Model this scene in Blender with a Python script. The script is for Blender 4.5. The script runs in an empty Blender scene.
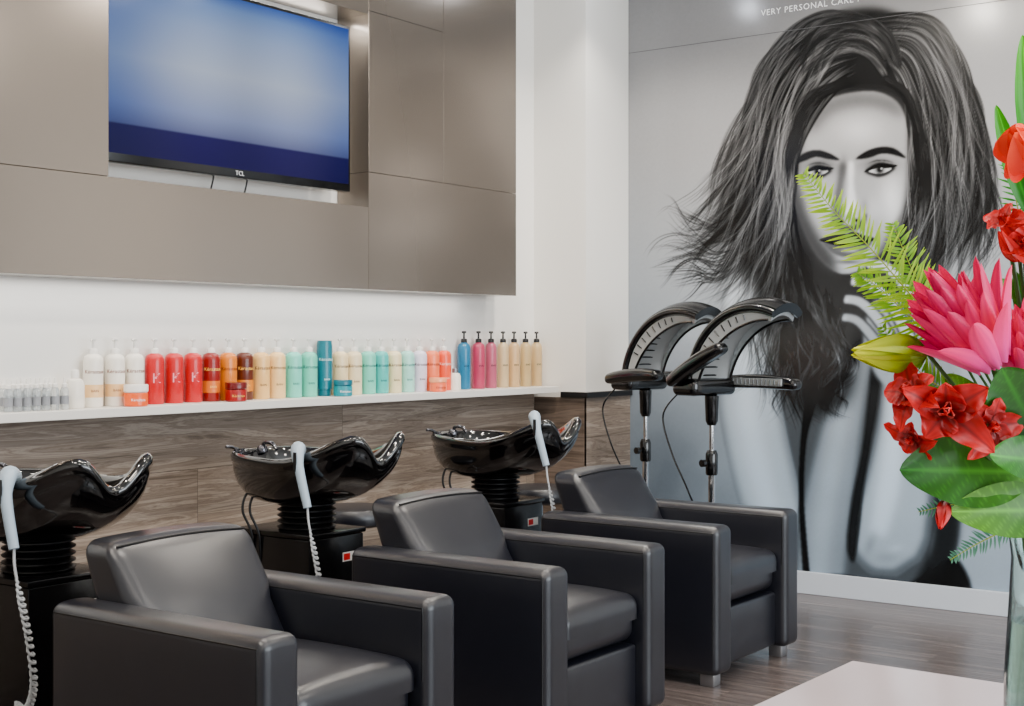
import bpy, bmesh, math, random
import numpy as np
from mathutils import Vector, Matrix
random.seed(4)
PI=math.pi
FP=1374.0; HZ=340.0; CAMH=1.35
TH=math.atan(988/1374.0)
c_,s_=math.cos(TH),math.sin(TH)
Fv=Vector((c_,s_,0)); Rv=Vector((s_,-c_,0)); Uv=Vector((0,0,1))
def lin(c):
    m=sum(c)/3.0; c=[min(255,max(2,m+(x-m)*1.28)) for x in c]
    return tuple((((x/255.0)/12.92 if x/255.0<=0.04045 else (((x/255.0)+0.055)/1.055)**2.4))**1.2 for x in c)
# ------------------------------------------------------------------ materials
MATS={}
def mat(name,rgb,rough=.5,metal=0,coat=0,trans=0,emit=None,es=0,bump=None,ior=1.45,spec=.5,noise=None,alpha=1):
    if name in MATS: return MATS[name]
    m=bpy.data.materials.new(name); m.use_nodes=True
    nt=m.node_tree; b=nt.nodes['Principled BSDF']
    col=lin(rgb)+(1,)
    b.inputs['Base Color'].default_value=col
    b.inputs['Roughness'].default_value=rough
    b.inputs['Metallic'].default_value=metal
    b.inputs['Coat Weight'].default_value=coat
    b.inputs['Coat Roughness'].default_value=.08
    b.inputs['Transmission Weight'].default_value=trans
    b.inputs['IOR'].default_value=ior
    b.inputs['Specular IOR Level'].default_value=spec
    b.inputs['Alpha'].default_value=alpha
    if emit: b.inputs['Emission Color'].default_value=lin(emit)+(1,); b.inputs['Emission Strength'].default_value=es
    tc=nt.nodes.new('ShaderNodeTexCoord')
    if noise:
        n=nt.nodes.new('ShaderNodeTexNoise'); n.inputs['Scale'].default_value=noise[0]; n.inputs['Detail'].default_value=4
        nt.links.new(tc.outputs['Object'],n.inputs['Vector'])
        mx=nt.nodes.new('ShaderNodeMix'); mx.data_type='RGBA'
        mx.inputs[6].default_value=tuple(x*(1-noise[1]) for x in col[:3])+(1,)
        mx.inputs[7].default_value=tuple(min(1,x*(1+noise[1])) for x in col[:3])+(1,)
        nt.links.new(n.outputs['Fac'],mx.inputs[0]); nt.links.new(mx.outputs[2],b.inputs['Base Color'])
    if bump:
        last=None
        for kind,scale,strength in bump:
            if kind=='v': n=nt.nodes.new('ShaderNodeTexVoronoi'); out='Distance'
            else: n=nt.nodes.new('ShaderNodeTexNoise'); out='Fac'; n.inputs['Detail'].default_value=1.5; n.inputs['Distortion'].default_value=.3 if kind=='c' else 0
            n.inputs['Scale'].default_value=scale
            nt.links.new(tc.outputs['Object'],n.inputs['Vector'])
            bp=nt.nodes.new('ShaderNodeBump'); bp.inputs['Strength'].default_value=strength; bp.inputs['Distance'].default_value=.02 if kind=='c' else .01
            nt.links.new(n.outputs[out],bp.inputs['Height'])
            if last: nt.links.new(last.outputs['Normal'],bp.inputs['Normal'])
            last=bp
        nt.links.new(last.outputs['Normal'],b.inputs['Normal'])
        if coat: nt.links.new(last.outputs['Normal'],b.inputs['Coat Normal'])
    MATS[name]=m; return m
def vcol_mat(name,rough=.5,coat=0,sss=0,spec=.5,translu=0):
    if name in MATS: return MATS[name]
    m=mat(name,(200,200,200),rough,coat=coat,spec=spec); nt=m.node_tree; b=nt.nodes['Principled BSDF']
    a=nt.nodes.new('ShaderNodeAttribute'); a.attribute_name='Col'
    nt.links.new(a.outputs['Color'],b.inputs['Base Color'])
    if translu:
        t=nt.nodes.new('ShaderNodeBsdfTranslucent'); nt.links.new(a.outputs['Color'],t.inputs['Color'])
        mx=nt.nodes.new('ShaderNodeMixShader'); mx.inputs[0].default_value=translu
        out=[n for n in nt.nodes if n.type=='OUTPUT_MATERIAL'][0]
        nt.links.new(b.outputs[0],mx.inputs[1]); nt.links.new(t.outputs[0],mx.inputs[2]); nt.links.new(mx.outputs[0],out.inputs[0])
    return m
def wood_mat(name,stops,plankL,plankH,grain,rough,axes='xz',coat=0,gap=.0015,dist=.6):
    m=bpy.data.materials.new(name); m.use_nodes=True; nt=m.node_tree; b=nt.nodes['Principled BSDF']
    b.inputs['Roughness'].default_value=rough; b.inputs['Coat Weight'].default_value=coat
    tc=nt.nodes.new('ShaderNodeTexCoord'); sp=nt.nodes.new('ShaderNodeSeparateXYZ'); cb=nt.nodes.new('ShaderNodeCombineXYZ')
    nt.links.new(tc.outputs['Object'],sp.inputs[0])
    o={'x':0,'y':1,'z':2}
    nt.links.new(sp.outputs[o[axes[0]]],cb.inputs[0]); nt.links.new(sp.outputs[o[axes[1]]],cb.inputs[1])
    br=nt.nodes.new('ShaderNodeTexBrick'); br.inputs['Scale'].default_value=1
    br.inputs['Brick Width'].default_value=plankL; br.inputs['Row Height'].default_value=plankH
    br.inputs['Mortar Size'].default_value=gap; br.inputs['Mortar Smooth'].default_value=.2
    br.inputs['Color1'].default_value=(0,0,0,1); br.inputs['Color2'].default_value=(1,1,1,1); br.inputs['Mortar'].default_value=(.5,.5,.5,1)
    br.offset=.37
    nt.links.new(cb.outputs[0],br.inputs['Vector'])
    vm=nt.nodes.new('ShaderNodeVectorMath'); vm.operation='MULTIPLY_ADD'
    vm.inputs[1].default_value=(7.3,3.1,5.7)
    nt.links.new(br.outputs['Color'],vm.inputs[0]); nt.links.new(cb.outputs[0],vm.inputs[2])
    mp=nt.nodes.new('ShaderNodeMapping'); mp.inputs['Scale'].default_value=(grain[0],grain[1],1)
    nt.links.new(vm.outputs[0],mp.inputs[0])
    n=nt.nodes.new('ShaderNodeTexNoise'); n.inputs['Scale'].default_value=1; n.inputs['Detail'].default_value=9; n.inputs['Roughness'].default_value=.66; n.inputs['Distortion'].default_value=dist
    nt.links.new(mp.outputs[0],n.inputs['Vector'])
    cr=nt.nodes.new('ShaderNodeValToRGB'); e=cr.color_ramp.elements
    e[0].position=stops[0][0]; e[0].color=lin(stops[0][1])+(1,)
    e[1].position=stops[-1][0]; e[1].color=lin(stops[-1][1])+(1,)
    for p,cc in stops[1:-1]:
        q=e.new(p); q.color=lin(cc)+(1,)
    nt.links.new(n.outputs['Fac'],cr.inputs[0])
    mv=nt.nodes.new('ShaderNodeHueSaturation')
    mr=nt.nodes.new('ShaderNodeMapRange'); mr.inputs[3].default_value=.86; mr.inputs[4].default_value=1.12
    sc=nt.nodes.new('ShaderNodeSeparateColor'); nt.links.new(br.outputs['Color'],sc.inputs[0]); nt.links.new(sc.outputs[0],mr.inputs[0])
    nt.links.new(mr.outputs[0],mv.inputs['Value']); nt.links.new(cr.outputs[0],mv.inputs['Color'])
    mx=nt.nodes.new('ShaderNodeMix'); mx.data_type='RGBA'; mx.inputs[7].default_value=lin((55,49,44))+(1,)
    nt.links.new(br.outputs['Fac'],mx.inputs[0]); nt.links.new(mv.outputs[0],mx.inputs[6]); nt.links.new(mx.outputs[2],b.inputs['Base Color'])
    bp=nt.nodes.new('ShaderNodeBump'); bp.inputs['Strength'].default_value=.15; bp.inputs['Distance'].default_value=.01
    nt.links.new(n.outputs['Fac'],bp.inputs['Height']); nt.links.new(bp.outputs[0],b.inputs['Normal'])
    return m
# ------------------------------------------------------------------ object helpers
def link(o): bpy.context.scene.collection.objects.link(o)
def obj(name,me,m=None,parent=None,loc=(0,0,0),rot=(0,0,0),smooth=True,label=None,category=None,kind=None,group=None):
    if m and len(me.materials)==0: me.materials.append(m)
    o=bpy.data.objects.new(name,me); link(o)
    if m and me.materials[0] is not m:
        o.material_slots[0].link='OBJECT'; o.material_slots[0].material=m
    o.location=loc; o.rotation_euler=rot
    if parent: o.parent=parent
    if smooth and isinstance(me,bpy.types.Mesh):
        me.shade_smooth()
        try: me.set_sharp_from_angle(angle=math.radians(38))
        except Exception: pass
    if label: o['label']=label
    if category: o['category']=category
    if kind: o['kind']=kind
    if group: o['group']=group
    return o
def root(name,label,category,loc=(0,0,0),rot=(0,0,0),group=None):
    o=bpy.data.objects.new(name,None); o.empty_display_size=.1; link(o)
    o.location=loc; o.rotation_euler=rot; o['label']=label; o['category']=category
    if group: o['group']=group
    return o
def dup(r,loc,rot=None,label=None,_p=None):
    n=r.copy(); link(n)
    if _p is None:
        n.location=loc
        if rot is not None: n.rotation_euler=rot
        if label: n['label']=label
    else: n.parent=_p
    for ch in r.children: dup(ch,None,_p=n)
    return n
def bm2me(bm,name='m'):
    me=bpy.data.meshes.new(name); bmesh.ops.recalc_face_normals(bm,faces=bm.faces[:]); bm.to_mesh(me); bm.free(); return me
def box_me(x0,x1,y0,y1,z0,z1,bev=0,seg=2):
    bm=bmesh.new(); bmesh.ops.create_cube(bm,size=1)
    for v in bm.verts:
        v.co=Vector((x0+(v.co.x+.5)*(x1-x0),y0+(v.co.y+.5)*(y1-y0),z0+(v.co.z+.5)*(z1-z0)))
    if bev>0: bmesh.ops.bevel(bm,geom=bm.edges[:],offset=bev,segments=seg,affect='EDGES',profile=.5)
    return bm2me(bm)
def rbox_me(dx,dy,dz,r,fn=None,seg=4,inner=8,r3=None):
    hs=(dx/2,dy/2,dz/2)
    def cs(h):
        a=[-h+r*(1-math.cos(i/seg*PI/2)) for i in range(seg)]
        b=[-(h-r)+2*(h-r)*i/inner for i in range(inner+1)]
        return a+b+[-q for q in reversed(a)]
    C=[cs(h) for h in hs]
    bm=bmesh.new(); cache={}
    def V(p):
        inn=[max(-(h-r),min(h-r,x)) for x,h in zip(p,hs)]
        d=Vector([x-y for x,y in zip(p,inn)])
        if d.length>1e-9: d=d.normalized()*r
        v=Vector(inn)+d
        k=(round(p[0],6),round(p[1],6),round(p[2],6))
        if k not in cache: cache[k]=bm.verts.new(fn(v) if fn else v)
        return cache[k]
    for ax in range(3):
        a,b=[i for i in range(3) if i!=ax]
        for sgn in (-1,1):
            A,B=C[a],C[b]
            for i in range(len(A)-1):
                for j in range(len(B)-1):
                    vs=[]
                    for (ii,jj) in ((i,j),(i+1,j),(i+1,j+1),(i,j+1)):
                        p=[0,0,0]; p[ax]=sgn*hs[ax]; p[a]=A[ii]; p[b]=B[jj]; vs.append(V(p))
                    if len(set(vs))>=3:
                        try: bm.faces.new(list(dict.fromkeys(vs)))
                        except ValueError: pass
    return bm2me(bm)
def lathe_me(prof,n=32,sx=1,sy=1,cap=True):
    bm=bmesh.new(); rings=[]
    for r,z in prof:
        if r<1e-6: rings.append([bm.verts.new((0,0,z))])
        else: rings.append([bm.verts.new((r*sx*math.cos(2*PI*i/n),r*sy*math.sin(2*PI*i/n),z)) for i in range(n)])
    for a,b in zip(rings[:-1],rings[1:]):
        for i in range(n):
            j=(i+1)%n
            va=[a[0]] if len(a)==1 else [a[i],a[j]]
            vb=[b[0]] if len(b)==1 else [b[j],b[i]]
            if len(va)+len(vb)>=3: bm.faces.new(va+vb)
    if cap:
        for rr in (rings[0],rings[-1]):
            if len(rr)>1: bm.faces.new(rr)
    return bm2me(bm)
def catmull(pts,n=8,closed=False):
    P=[Vector(p) if len(p)==3 else Vector((p[0],p[1],0)) for p in pts]; out=[]; N=len(P)
    rng=range(N) if closed else range(N-1)
    for i in rng:
        p0=P[(i-1)%N] if closed else P[max(i-1,0)]
        p1=P[i]; p2=P[(i+1)%N]; p3=P[(i+2)%N] if closed else P[min(i+2,N-1)]
        for k in range(n):
            t=k/n
            out.append(.5*((2*p1)+(-p0+p2)*t+(2*p0-5*p1+4*p2-p3)*t*t+(-p0+3*p1-3*p2+p3)*t**3))
    if not closed: out.append(P[-1].copy())
    return out
def tube_bm(bm,path,rad,n=8,closed=False):
    N=len(path); rings=[]; up=Vector((0,0,1)); prev=None
    for i,p in enumerate(path):
        if closed: t=path[(i+1)%N]-path[i-1]
        else: t=path[min(i+1,N-1)]-path[max(i-1,0)]
        if t.length<1e-9: t=Vector((0,0,1))
        t.normalize()
        if prev is None:
            a=up if abs(t.z)<.9 else Vector((1,0,0))
            nrm=t.cross(a).normalized()
        else:
            nrm=prev-t*prev.dot(t)
            nrm=nrm.normalized() if nrm.length>1e-6 else t.orthogonal().normalized()
        prev=nrm; bn=t.cross(nrm)
        r=rad(i/(N-1)) if callable(rad) else rad
        rings.append([bm.verts.new(p+(nrm*math.cos(2*PI*k/n)+bn*math.sin(2*PI*k/n))*r) for k in range(n)])
    M=N if closed else N-1
    for i in range(M):
        a,b=rings[i],rings[(i+1)%N]
        for k in range(n): bm.faces.new((a[k],a[(k+1)%n],b[(k+1)%n],b[k]))
    if not closed: bm.faces.new(rings[0]); bm.faces.new(rings[-1])
def tube_me(path,rad,n=8,closed=False):
    bm=bmesh.new(); tube_bm(bm,[Vector(p) for p in path],rad,n,closed); return bm2me(bm)
def join_me(*mes):
    bm=bmesh.new()
    for m in mes: bm.from_mesh(m)
    me=bpy.data.meshes.new('j'); bm.to_mesh(me); bm.free(); return me
def xf(me,M): me.transform(M); return me
def text_me(s,size,ext=.0006,align='CENTER',spacing=1):
    cu=bpy.data.curves.new('t','FONT'); cu.body=s; cu.size=size; cu.extrude=ext; cu.align_x=align; cu.align_y='CENTER'
    cu.resolution_u=2; cu.space_character=spacing
    o=bpy.data.objects.new('t',cu); link(o)
    dg=bpy.context.evaluated_depsgraph_get(); dg.update()
    me=bpy.data.meshes.new_from_object(o.evaluated_get(dg)); bpy.data.objects.remove(o); return me
def sm_(a,b_,x):
    t=max(0,min(1,(x-a)/(b_-a))); return t*t*(3-2*t)
sm=sm_
# ------------------------------------------------------------------ camera
cam=bpy.data.cameras.new('camera'); cam.sensor_width=36; cam.lens=36*FP/1024; cam.shift_y=-(353-HZ)/1024; cam.clip_start=.05
co=bpy.data.objects.new('camera',cam); link(co); co.location=(0,0,CAMH); co.rotation_euler=(PI/2,0,TH-PI/2)
bpy.context.scene.camera=co
# ------------------------------------------------------------------ room shell
WY=4.45; MX=6.86; PY=4.10; PX=6.40; CZ=3.4; X0=-1.5; Y0=-2.6
Mwhite=mat('white_paint',(243,241,237),.6)
Mceil=mat('ceiling_paint',(240,240,238),.7)
Mfloor=wood_mat('floor_planks',[(.25,(72,66,64)),(.42,(96,89,87)),(.55,(110,103,101)),(.75,(140,132,129))],1.2,.15,(1.6,34),.24,'yx',gap=.001)
Mclad=wood_mat('weathered_wood',[(.26,(82,71,63)),(.38,(118,107,97)),(.45,(152,141,131)),(.50,(130,118,108)),(.57,(172,162,152)),(.63,(142,130,120)),(.72,(184,174,164)),(.8,(148,137,127))],2.4,.27,(.9,17),.55,'xz',gap=.001,dist=1.5)
Mcap=mat('black_cap',(26,25,26),.35)
Mbase=mat('baseboard_white',(214,219,226),.45)
obj('floor',box_me(X0-.1,MX+.1,Y0-.1,WY+.1,-.1,0),Mfloor,kind='structure',smooth=False)
obj('ceiling',box_me(X0-.1,MX+.1,Y0-.1,WY+.1,CZ,CZ+.1),Mceil,kind='structure',smooth=False)
obj('wall_left',box_me(X0-.1,MX+.1,WY,WY+.1,0,CZ),Mwhite,kind='structure',smooth=False)
obj('wall_front',box_me(MX,MX+.1,Y0,WY,0,CZ),Mwhite,kind='structure',smooth=False)
obj('wall_back',box_me(X0-.1,X0,Y0,WY,0,CZ),Mwhite,kind='structure',smooth=False)
obj('wall_corner',box_me(PX,MX,PY,WY,0,CZ),Mwhite,kind='structure',smooth=False)
wr=join_me(box_me(X0,.2,Y0-.1,Y0,0,CZ),box_me(5.6,MX,Y0-.1,Y0,0,CZ),box_me(.2,5.6,Y0-.1,Y0,0,.5),box_me(.2,5.6,Y0-.1,Y0,2.9,CZ))
Mdark=mat('charcoal_paint',(96,92,90),.6)
obj('wall_right',wr,Mdark,kind='structure',smooth=False)
fr=[box_me(.2,5.6,Y0-.08,Y0-.02,.5,.56),box_me(.2,5.6,Y0-.08,Y0-.02,2.84,2.9)]
for x in (.2,1.98,3.76,5.54): fr.append(box_me(x,x+.06,Y0-.08,Y0-.02,.56,2.84))
obj('window_1',join_me(*fr),mat('window_frame',(60,60,62),.4),kind='structure',smooth=False)
obj('trim_1',box_me(X0,PX-.014,WY-.012,WY-.0005,0,1.055),Mclad,kind='structure',smooth=False)
Mclad_shaded=wood_mat('weathered_wood_shaded',[(.28,(66,56,49)),(.42,(98,87,78)),(.55,(130,118,109)),(.68,(100,89,81)),(.82,(148,137,128))],2.4,.27,(.9,17),.55,'yz',gap=.001,dist=1.5)  # same wood as the wall, with the return's shade painted into darker tones
obj('trim_2',join_me(box_me(PX-.013,PX-.0005,PY-.012,WY-.0125,0,1.03)),Mclad_shaded,kind='structure',smooth=False)
obj('trim_3',box_me(PX-.013,MX-.004,PY-.0125,PY-.0005,0,1.03),Mclad,kind='structure',smooth=False)
obj('trim_4',box_me(PX-.03,MX-.004,PY-.03,4.25,1.031,1.062,.003),Mcap,kind='structure',smooth=False)
obj('baseboard_front',box_me(MX-.018,MX-.0005,Y0,PY-.03,0,.118,.003),Mbase,kind='structure',smooth=False)
# ------------------------------------------------------------------ taupe panelling with tv niche
Mpan=mat('taupe_satin_panel',(158,151,144),.20,metal=.72)
pr=root('wall_panelling','satin taupe wall panelling with recessed niche around the television','wall panelling',(0,4.25,1.584))
g=.0009
def pan(x0,x1,z0,z1,lab=None):
    obj('panel',box_me(x0+g,x1-g,0,.198,z0-1.584+g,z1-1.584-g,.0012,1),Mpan,parent=pr,smooth=False)
pan(-1.49,1.2,1.584,1.966); pan(1.2,4.775,1.584,1.966)
pan(-1.49,1.2,1.966,3.395); pan(1.2,3.312,1.966,3.395)
pan(3.312,4.775,2.856,3.395)
pan(4.775,5.95,1.584,2.128)
pan(4.775,5.33,2.128,2.875); pan(5.33,5.95,2.128,3.395); pan(4.775,5.33,2.875,3.395)
# television
Mblk=mat('gloss_black_plastic',(10,10,12),.25,coat=.3)
tv=root('television','wall-mounted flat-screen television with thin black bezel, screen on','television',(4.006,4.285,2.03))
tw,tht=.682,.758
obj('tv_body',box_me(-tw,tw,.0,.05,0,tht,.004),Mblk,parent=tv)
ms=bpy.data.materials.new('tv_picture'); ms.use_nodes=True; nt=ms.node_tree; b=nt.nodes['Principled BSDF']
b.inputs['Base Color'].default_value=(.002,.002,.006,1); b.inputs['Roughness'].default_value=.12; b.inputs['Specular IOR Level'].default_value=.12
tc=nt.nodes.new('ShaderNodeTexCoord'); sp=nt.nodes.new('ShaderNodeSeparateXYZ'); nt.links.new(tc.outputs['Object'],sp.inputs[0])
mr=nt.nodes.new('ShaderNodeMapRange'); mr.inputs[1].default_value=.02; mr.inputs[2].default_value=.74; nt.links.new(sp.outputs[2],mr.inputs[0])
cr=nt.nodes.new('ShaderNodeValToRGB'); e=cr.color_ramp.elements
e[0].position=0; e[0].color=(.012,.007,.085,1); e[1].position=1; e[1].color=lin((92,120,178))+(1,)
for p,cc in ((.3,(164,174,204)),(.55,(200,208,224)),(.8,(172,188,216)),(.93,(140,164,204))):
    q=e.new(p); q.color=lin(cc)+(1,)
for p,cc in ((.175,(.017,.011,.105,1)),(.186,(.15,.17,.33,1))):
    q=e.new(p); q.color=cc
nt.links.new(mr.outputs[0],cr.inputs[0])
gx_=nt.nodes.new('ShaderNodeMapRange'); gx_.inputs[1].default_value=-.68; gx_.inputs[2].default_value=.68; nt.links.new(sp.outputs[0],gx_.inputs[0])
cx_=nt.nodes.new('ShaderNodeValToRGB'); cx_.color_ramp.interpolation='EASE'; ee=cx_.color_ramp.elements
ee[0].position=0; ee[0].color=(.34,.44,.66,1); ee[1].position=1; ee[1].color=(.42,.52,.74,1)
for p,v in ((.35,1.0),(.52,.86),(.7,1.0)):
    q=ee.new(p); q.color=(v,v,v,1)
nt.links.new(gx_.outputs[0],cx_.inputs[0])
mm=nt.nodes.new('ShaderNodeMix'); mm.data_type='RGBA'; mm.blend_type='MULTIPLY'; mm.inputs[0].default_value=1
nt.links.new(cr.outputs[0],mm.inputs[6]); nt.links.new(cx_.outputs[0],mm.inputs[7])
nt.links.new(mm.outputs[2],b.inputs['Emission Color']); b.inputs['Emission Strength'].default_value=.95
obj('screen',box_me(-tw+.014,tw-.014,-.0015,.0,.034,tht-.014),ms,parent=tv,smooth=False)
obj('brand_lettering',xf(text_me('TCL',.027,.0004),Matrix.Translation((0,-.0012,.017))@Matrix.Rotation(PI/2,4,'X')),mat('silver_print',(220,222,225),.4),parent=tv,smooth=False)
obj('wall_bracket',join_me(box_me(-.25,-.19,.05,.160,.1,.65),box_me(.19,.25,.05,.160,.1,.65),box_me(-.3,.3,.1,.163,.3,.45)),Mblk,parent=tv)
for dx in (-.06,.13):
    obj('cable',tube_me(catmull([(dx,.08,.1),(dx+.005,.1,.0),(dx,.12,-.07)],6),.004,6),Mblk,parent=tv)
# ------------------------------------------------------------------ shelf
Mshelf=mat('white_shelf',(228,226,222),.35)
SZ=1.092
obj('wall_shelf',box_me(X0+.002,PX-.034,4.255,WY-.013,SZ-.034,SZ,.002),Mshelf,label='long white shelf over the wood cladding',category='shelf',smooth=False)
# ------------------------------------------------------------------ mural painting (flat artwork, painted per vertex)
cx0,cy0,SC=612,-90,2
CW,CH=(1050-cx0)*SC,(630-cy0)*SC
yy,xx=np.mgrid[0:CH,0:CW].astype(np.float32); PXm=xx/SC+cx0; PYm=yy/SC+cy0
img=np.zeros((CH,CW),np.float32)
img[:]=.60+.10*np.clip((PXm-650)/350,0,1)-.12*np.clip((PYm-330)/220,0,1)*np.clip((860-PXm)/200,0,1)-.08*np.clip((120-PYm)/200,0,1)
img+= .07*np.exp(-(((PXm-705)/50)**2+((PYm-290)/120)**2))
def gblur(a,s):
    if s<.3: return a
    r=int(3*s)+1; k=np.exp(-.5*(np.arange(-r,r+1)/s)**2); k/=k.sum()
    for ax in (0,1):
        pad=[(0,0),(0,0)]; pad[ax]=(r,r); p=np.pad(a,pad,mode='edge'); o=np.zeros_like(a); n=a.shape[ax]
        for i,w in enumerate(k): o+= w*(p[i:i+n] if ax==0 else p[:,i:i+n])
        a=o
    return a
def poly(pts,soft,val,alpha=1,smooth=True):
    P=[(p.x,p.y) for p in catmull(pts,6,True)] if smooth else pts
    P=np.array(P,np.float32); m=soft*3+2
    ax0=int(max(0,(P[:,0].min()-m-cx0)*SC)); ax1=int(min(CW,(P[:,0].max()+m-cx0)*SC))
    ay0=int(max(0,(P[:,1].min()-m-cy0)*SC)); ay1=int(min(CH,(P[:,1].max()+m-cy0)*SC))
    X=PXm[ay0:ay1,ax0:ax1]; Y=PYm[ay0:ay1,ax0:ax1]; ins=np.zeros(X.shape,bool)
    for i in range(len(P)):
        x1,y1=P[i-1]; x2,y2=P[i]
        if y1==y2: continue
        cnd=((y1>Y)!=(y2>Y))&(X<(x2-x1)*(Y-y1)/(y2-y1)+x1); ins^=cnd
    k=gblur(ins.astype(np.float32),soft*SC)*alpha
    img[ay0:ay1,ax0:ax1]=img[ay0:ay1,ax0:ax1]*(1-k)+val*k
def blob(x,y,rx,ry,val,alpha=1,rot=0):
    dx=PXm-x; dy=PYm-y; a=math.radians(rot); u=(dx*math.cos(a)+dy*math.sin(a))/rx; v=(-dx*math.sin(a)+dy*math.cos(a))/ry
    k=np.exp(-(u*u+v*v))*alpha; img[:]=img*(1-k)+val*k
def splat(X,Y,Wt,V,k=1.0,blur=.6):
    gx=(X-cx0)*SC; gy=(Y-cy0)*SC; ok=(gx>1)&(gx<CW-2)&(gy>1)&(gy<CH-2); gx,gy,Wt,V=gx[ok],gy[ok],Wt[ok],V[ok]
    ix=gx.astype(int); iy=gy.astype(int); fx=gx-ix; fy=gy-iy
    aw=np.zeros(CH*CW); av=np.zeros(CH*CW)
    for dx,dy,w in ((0,0,(1-fx)*(1-fy)),(1,0,fx*(1-fy)),(0,1,(1-fx)*fy),(1,1,fx*fy)):
        idx=(iy+dy)*CW+ix+dx; aw+=np.bincount(idx,w*Wt,CH*CW); av+=np.bincount(idx,w*Wt*V,CH*CW)
    aw=gblur(aw.reshape(CH,CW).astype(np.float32),blur); av=gblur(av.reshape(CH,CW).astype(np.float32),blur)
    v=av/np.maximum(aw,1e-6); a=1-np.exp(-k*aw); img[:]=img*(1-a)+v*a
rs=np.random.RandomState(11)
def prep(G):
    G=[np.array([(p.x,p.y) for p in catmull(g_,30)]) for g_ in G]
    out=[]
    for q in G:
        d=np.concatenate([[0],np.cumsum(np.hypot(*np.diff(q,axis=0).T))]); d/=d[-1]; u=np.linspace(0,1,560)
        out.append(np.stack([np.interp(u,d,q[:,0]),np.interp(u,d,q[:,1])],-1))
    return np.array(out)
def locks(G,nl,ns,v0,v1,wid=.25,wave=5,fly=1.0,k=.6,blur=.5,hi=.35,hipos=(.3,.6),start=(0,.12),end=(.75,1.0),freq=(1.0,2.6),power=1.6):
    G=prep(G); t=np.linspace(0,1,560); XS=[];YS=[];WS=[];VS=[]
    for L_ in range(nl):
        a=rs.rand()*(len(G)-1); amp=wave*(.4+rs.rand()); ph=rs.rand()*6.28; fq=freq[0]+rs.rand()*(freq[1]-freq[0])
        v=v0+(v1-v0)*rs.rand()**power; hh=[(p+.10*rs.randn(),.03+.05*rs.rand(),hi*rs.rand()) for p in hipos]
        s0=start[0]+(start[1]-start[0])*rs.rand(); s1=end[0]+(end[1]-end[0])*rs.rand(); drift=rs.randn()*wid*.6
        conv=.25+.75*rs.rand()
        for i in range(ns):
            o=(rs.rand()-.5)
            aa=np.clip(a+drift*t+o*wid*(1-(1-conv)*t),0,len(G)-1.0001); i0=aa.astype(int); f=aa-i0; ii=np.arange(560)
            x=G[i0,ii,0]*(1-f)+G[i0+1,ii,0]*f; y=G[i0,ii,1]*(1-f)+G[i0+1,ii,1]*f
            dx=np.gradient(x); dy=np.gradient(y); n_=np.hypot(dx,dy)+1e-6
            w_=amp*(t**.8)*np.sin(ph+fq*6.28*t)+fly*rs.randn()*t**1.5*3+fly*.8*np.sin(ph*3+i+8*t)
            x=x-dy/n_*w_; y=y+dx/n_*w_
            e_=s1-.12*rs.rand(); ww=np.clip((t-s0)/.05,0,1)*np.clip((e_-t)/.12,0,1)*(1-2*abs(o)*.4)
            vv=v*(.75+.5*rs.rand())*(1-.5*abs(o)*2)
            for (p,s,hv) in hh: vv=vv+hv*np.exp(-((t-p)/s)**2)*(1-abs(o)*1.6)
            XS.append(x);YS.append(y);WS.append(ww);VS.append(vv)
    splat(np.concatenate(XS),np.concatenate(YS),np.concatenate(WS),np.concatenate(VS),k,blur)
def ribbon(p,wl,wr):
    P=catmull(p,10); A=[];B=[]; N=len(P)
    for i,q in enumerate(P):
        t=P[min(i+1,N-1)]-P[max(i-1,0)]; t.normalize(); n_=Vector((-t.y,t.x,0)); u=i/(N-1)
        a=np.interp(u,np.linspace(0,1,len(wl)),wl); b_=np.interp(u,np.linspace(0,1,len(wr)),wr)
        A.append(q+n_*float(a)); B.append(q-n_*float(b_))
    return [(q.x,q.y) for q in A+B[::-1]]
def limb(p,w,edge,mid,hi,soft=1.4,hs_=0.25):
    w=np.array(w,float)
    poly(ribbon(p,w,w),soft,edge,1,False)
    poly(ribbon(p,w*.82,w*.82),w.mean()*.13,mid,.9,False)
    poly(ribbon([(x-w.mean()*hs_,y) for x,y in p],w*.32,w*.32),w.mean()*.22,hi,.8,False)
# torso behind the arms
poly([(744,256),(730,280),(721,320),(718,380),(726,440),(742,500),(764,560),(780,600),(940,600),(953,575),(958,520),(960,450),(958,400),(948,350),(930,305),(890,285),(800,270)],1.0,.34)
poly([(925,330),(952,350),(966,400),(966,470),(957,540),(942,575),(930,560),(940,500),(944,430),(936,370)],1.5,.62,.95)
limb([(748,262),(744,330),(750,405),(765,480),(786,560),(796,610)],[16,27,32,32,28,24],.52,.78,.90,1.0,.12)
limb([(862,340),(848,400),(836,460),(826,520),(820,585)],[14,19,25,29,28],.36,.62,.74,1.4,.1)
poly([(806,400),(801,440),(799,490),(801,540),(806,600),(812,600),(807,540),(804,490),(807,440),(815,404)],.9,.07,.95)
elb=ribbon([(904,318),(905,370),(905,430),(900,490),(892,530),(886,556),(884,576)],[17,20,28,38,43,37,12],[17,20,28,36,40,35,12])
poly(elb,.9,.42,1,False)
poly(ribbon([(903,322),(904,370),(904,430),(898,490),(890,530),(886,552),(885,568)],[13,16,23,31,36,30,8],[13,16,23,30,34,29,8]),2.8,.74,.97,False)
poly(ribbon([(899,336),(898,380),(896,430),(888,490),(878,535)],[5,7,9,11,8],[5,7,9,11,8]),4,.92,.9,False)
blob(886,558,15,7,.58,.6); blob(870,545,5,12,.52,.5,20); blob(896,548,8,4,.84,.5,-10)
for yk in (352,357): poly([(888,yk),(900,yk+2.5),(918,yk-1),(918,yk),(900,yk+3.8),(888,yk+1)],.5,.42,.6)
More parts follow.
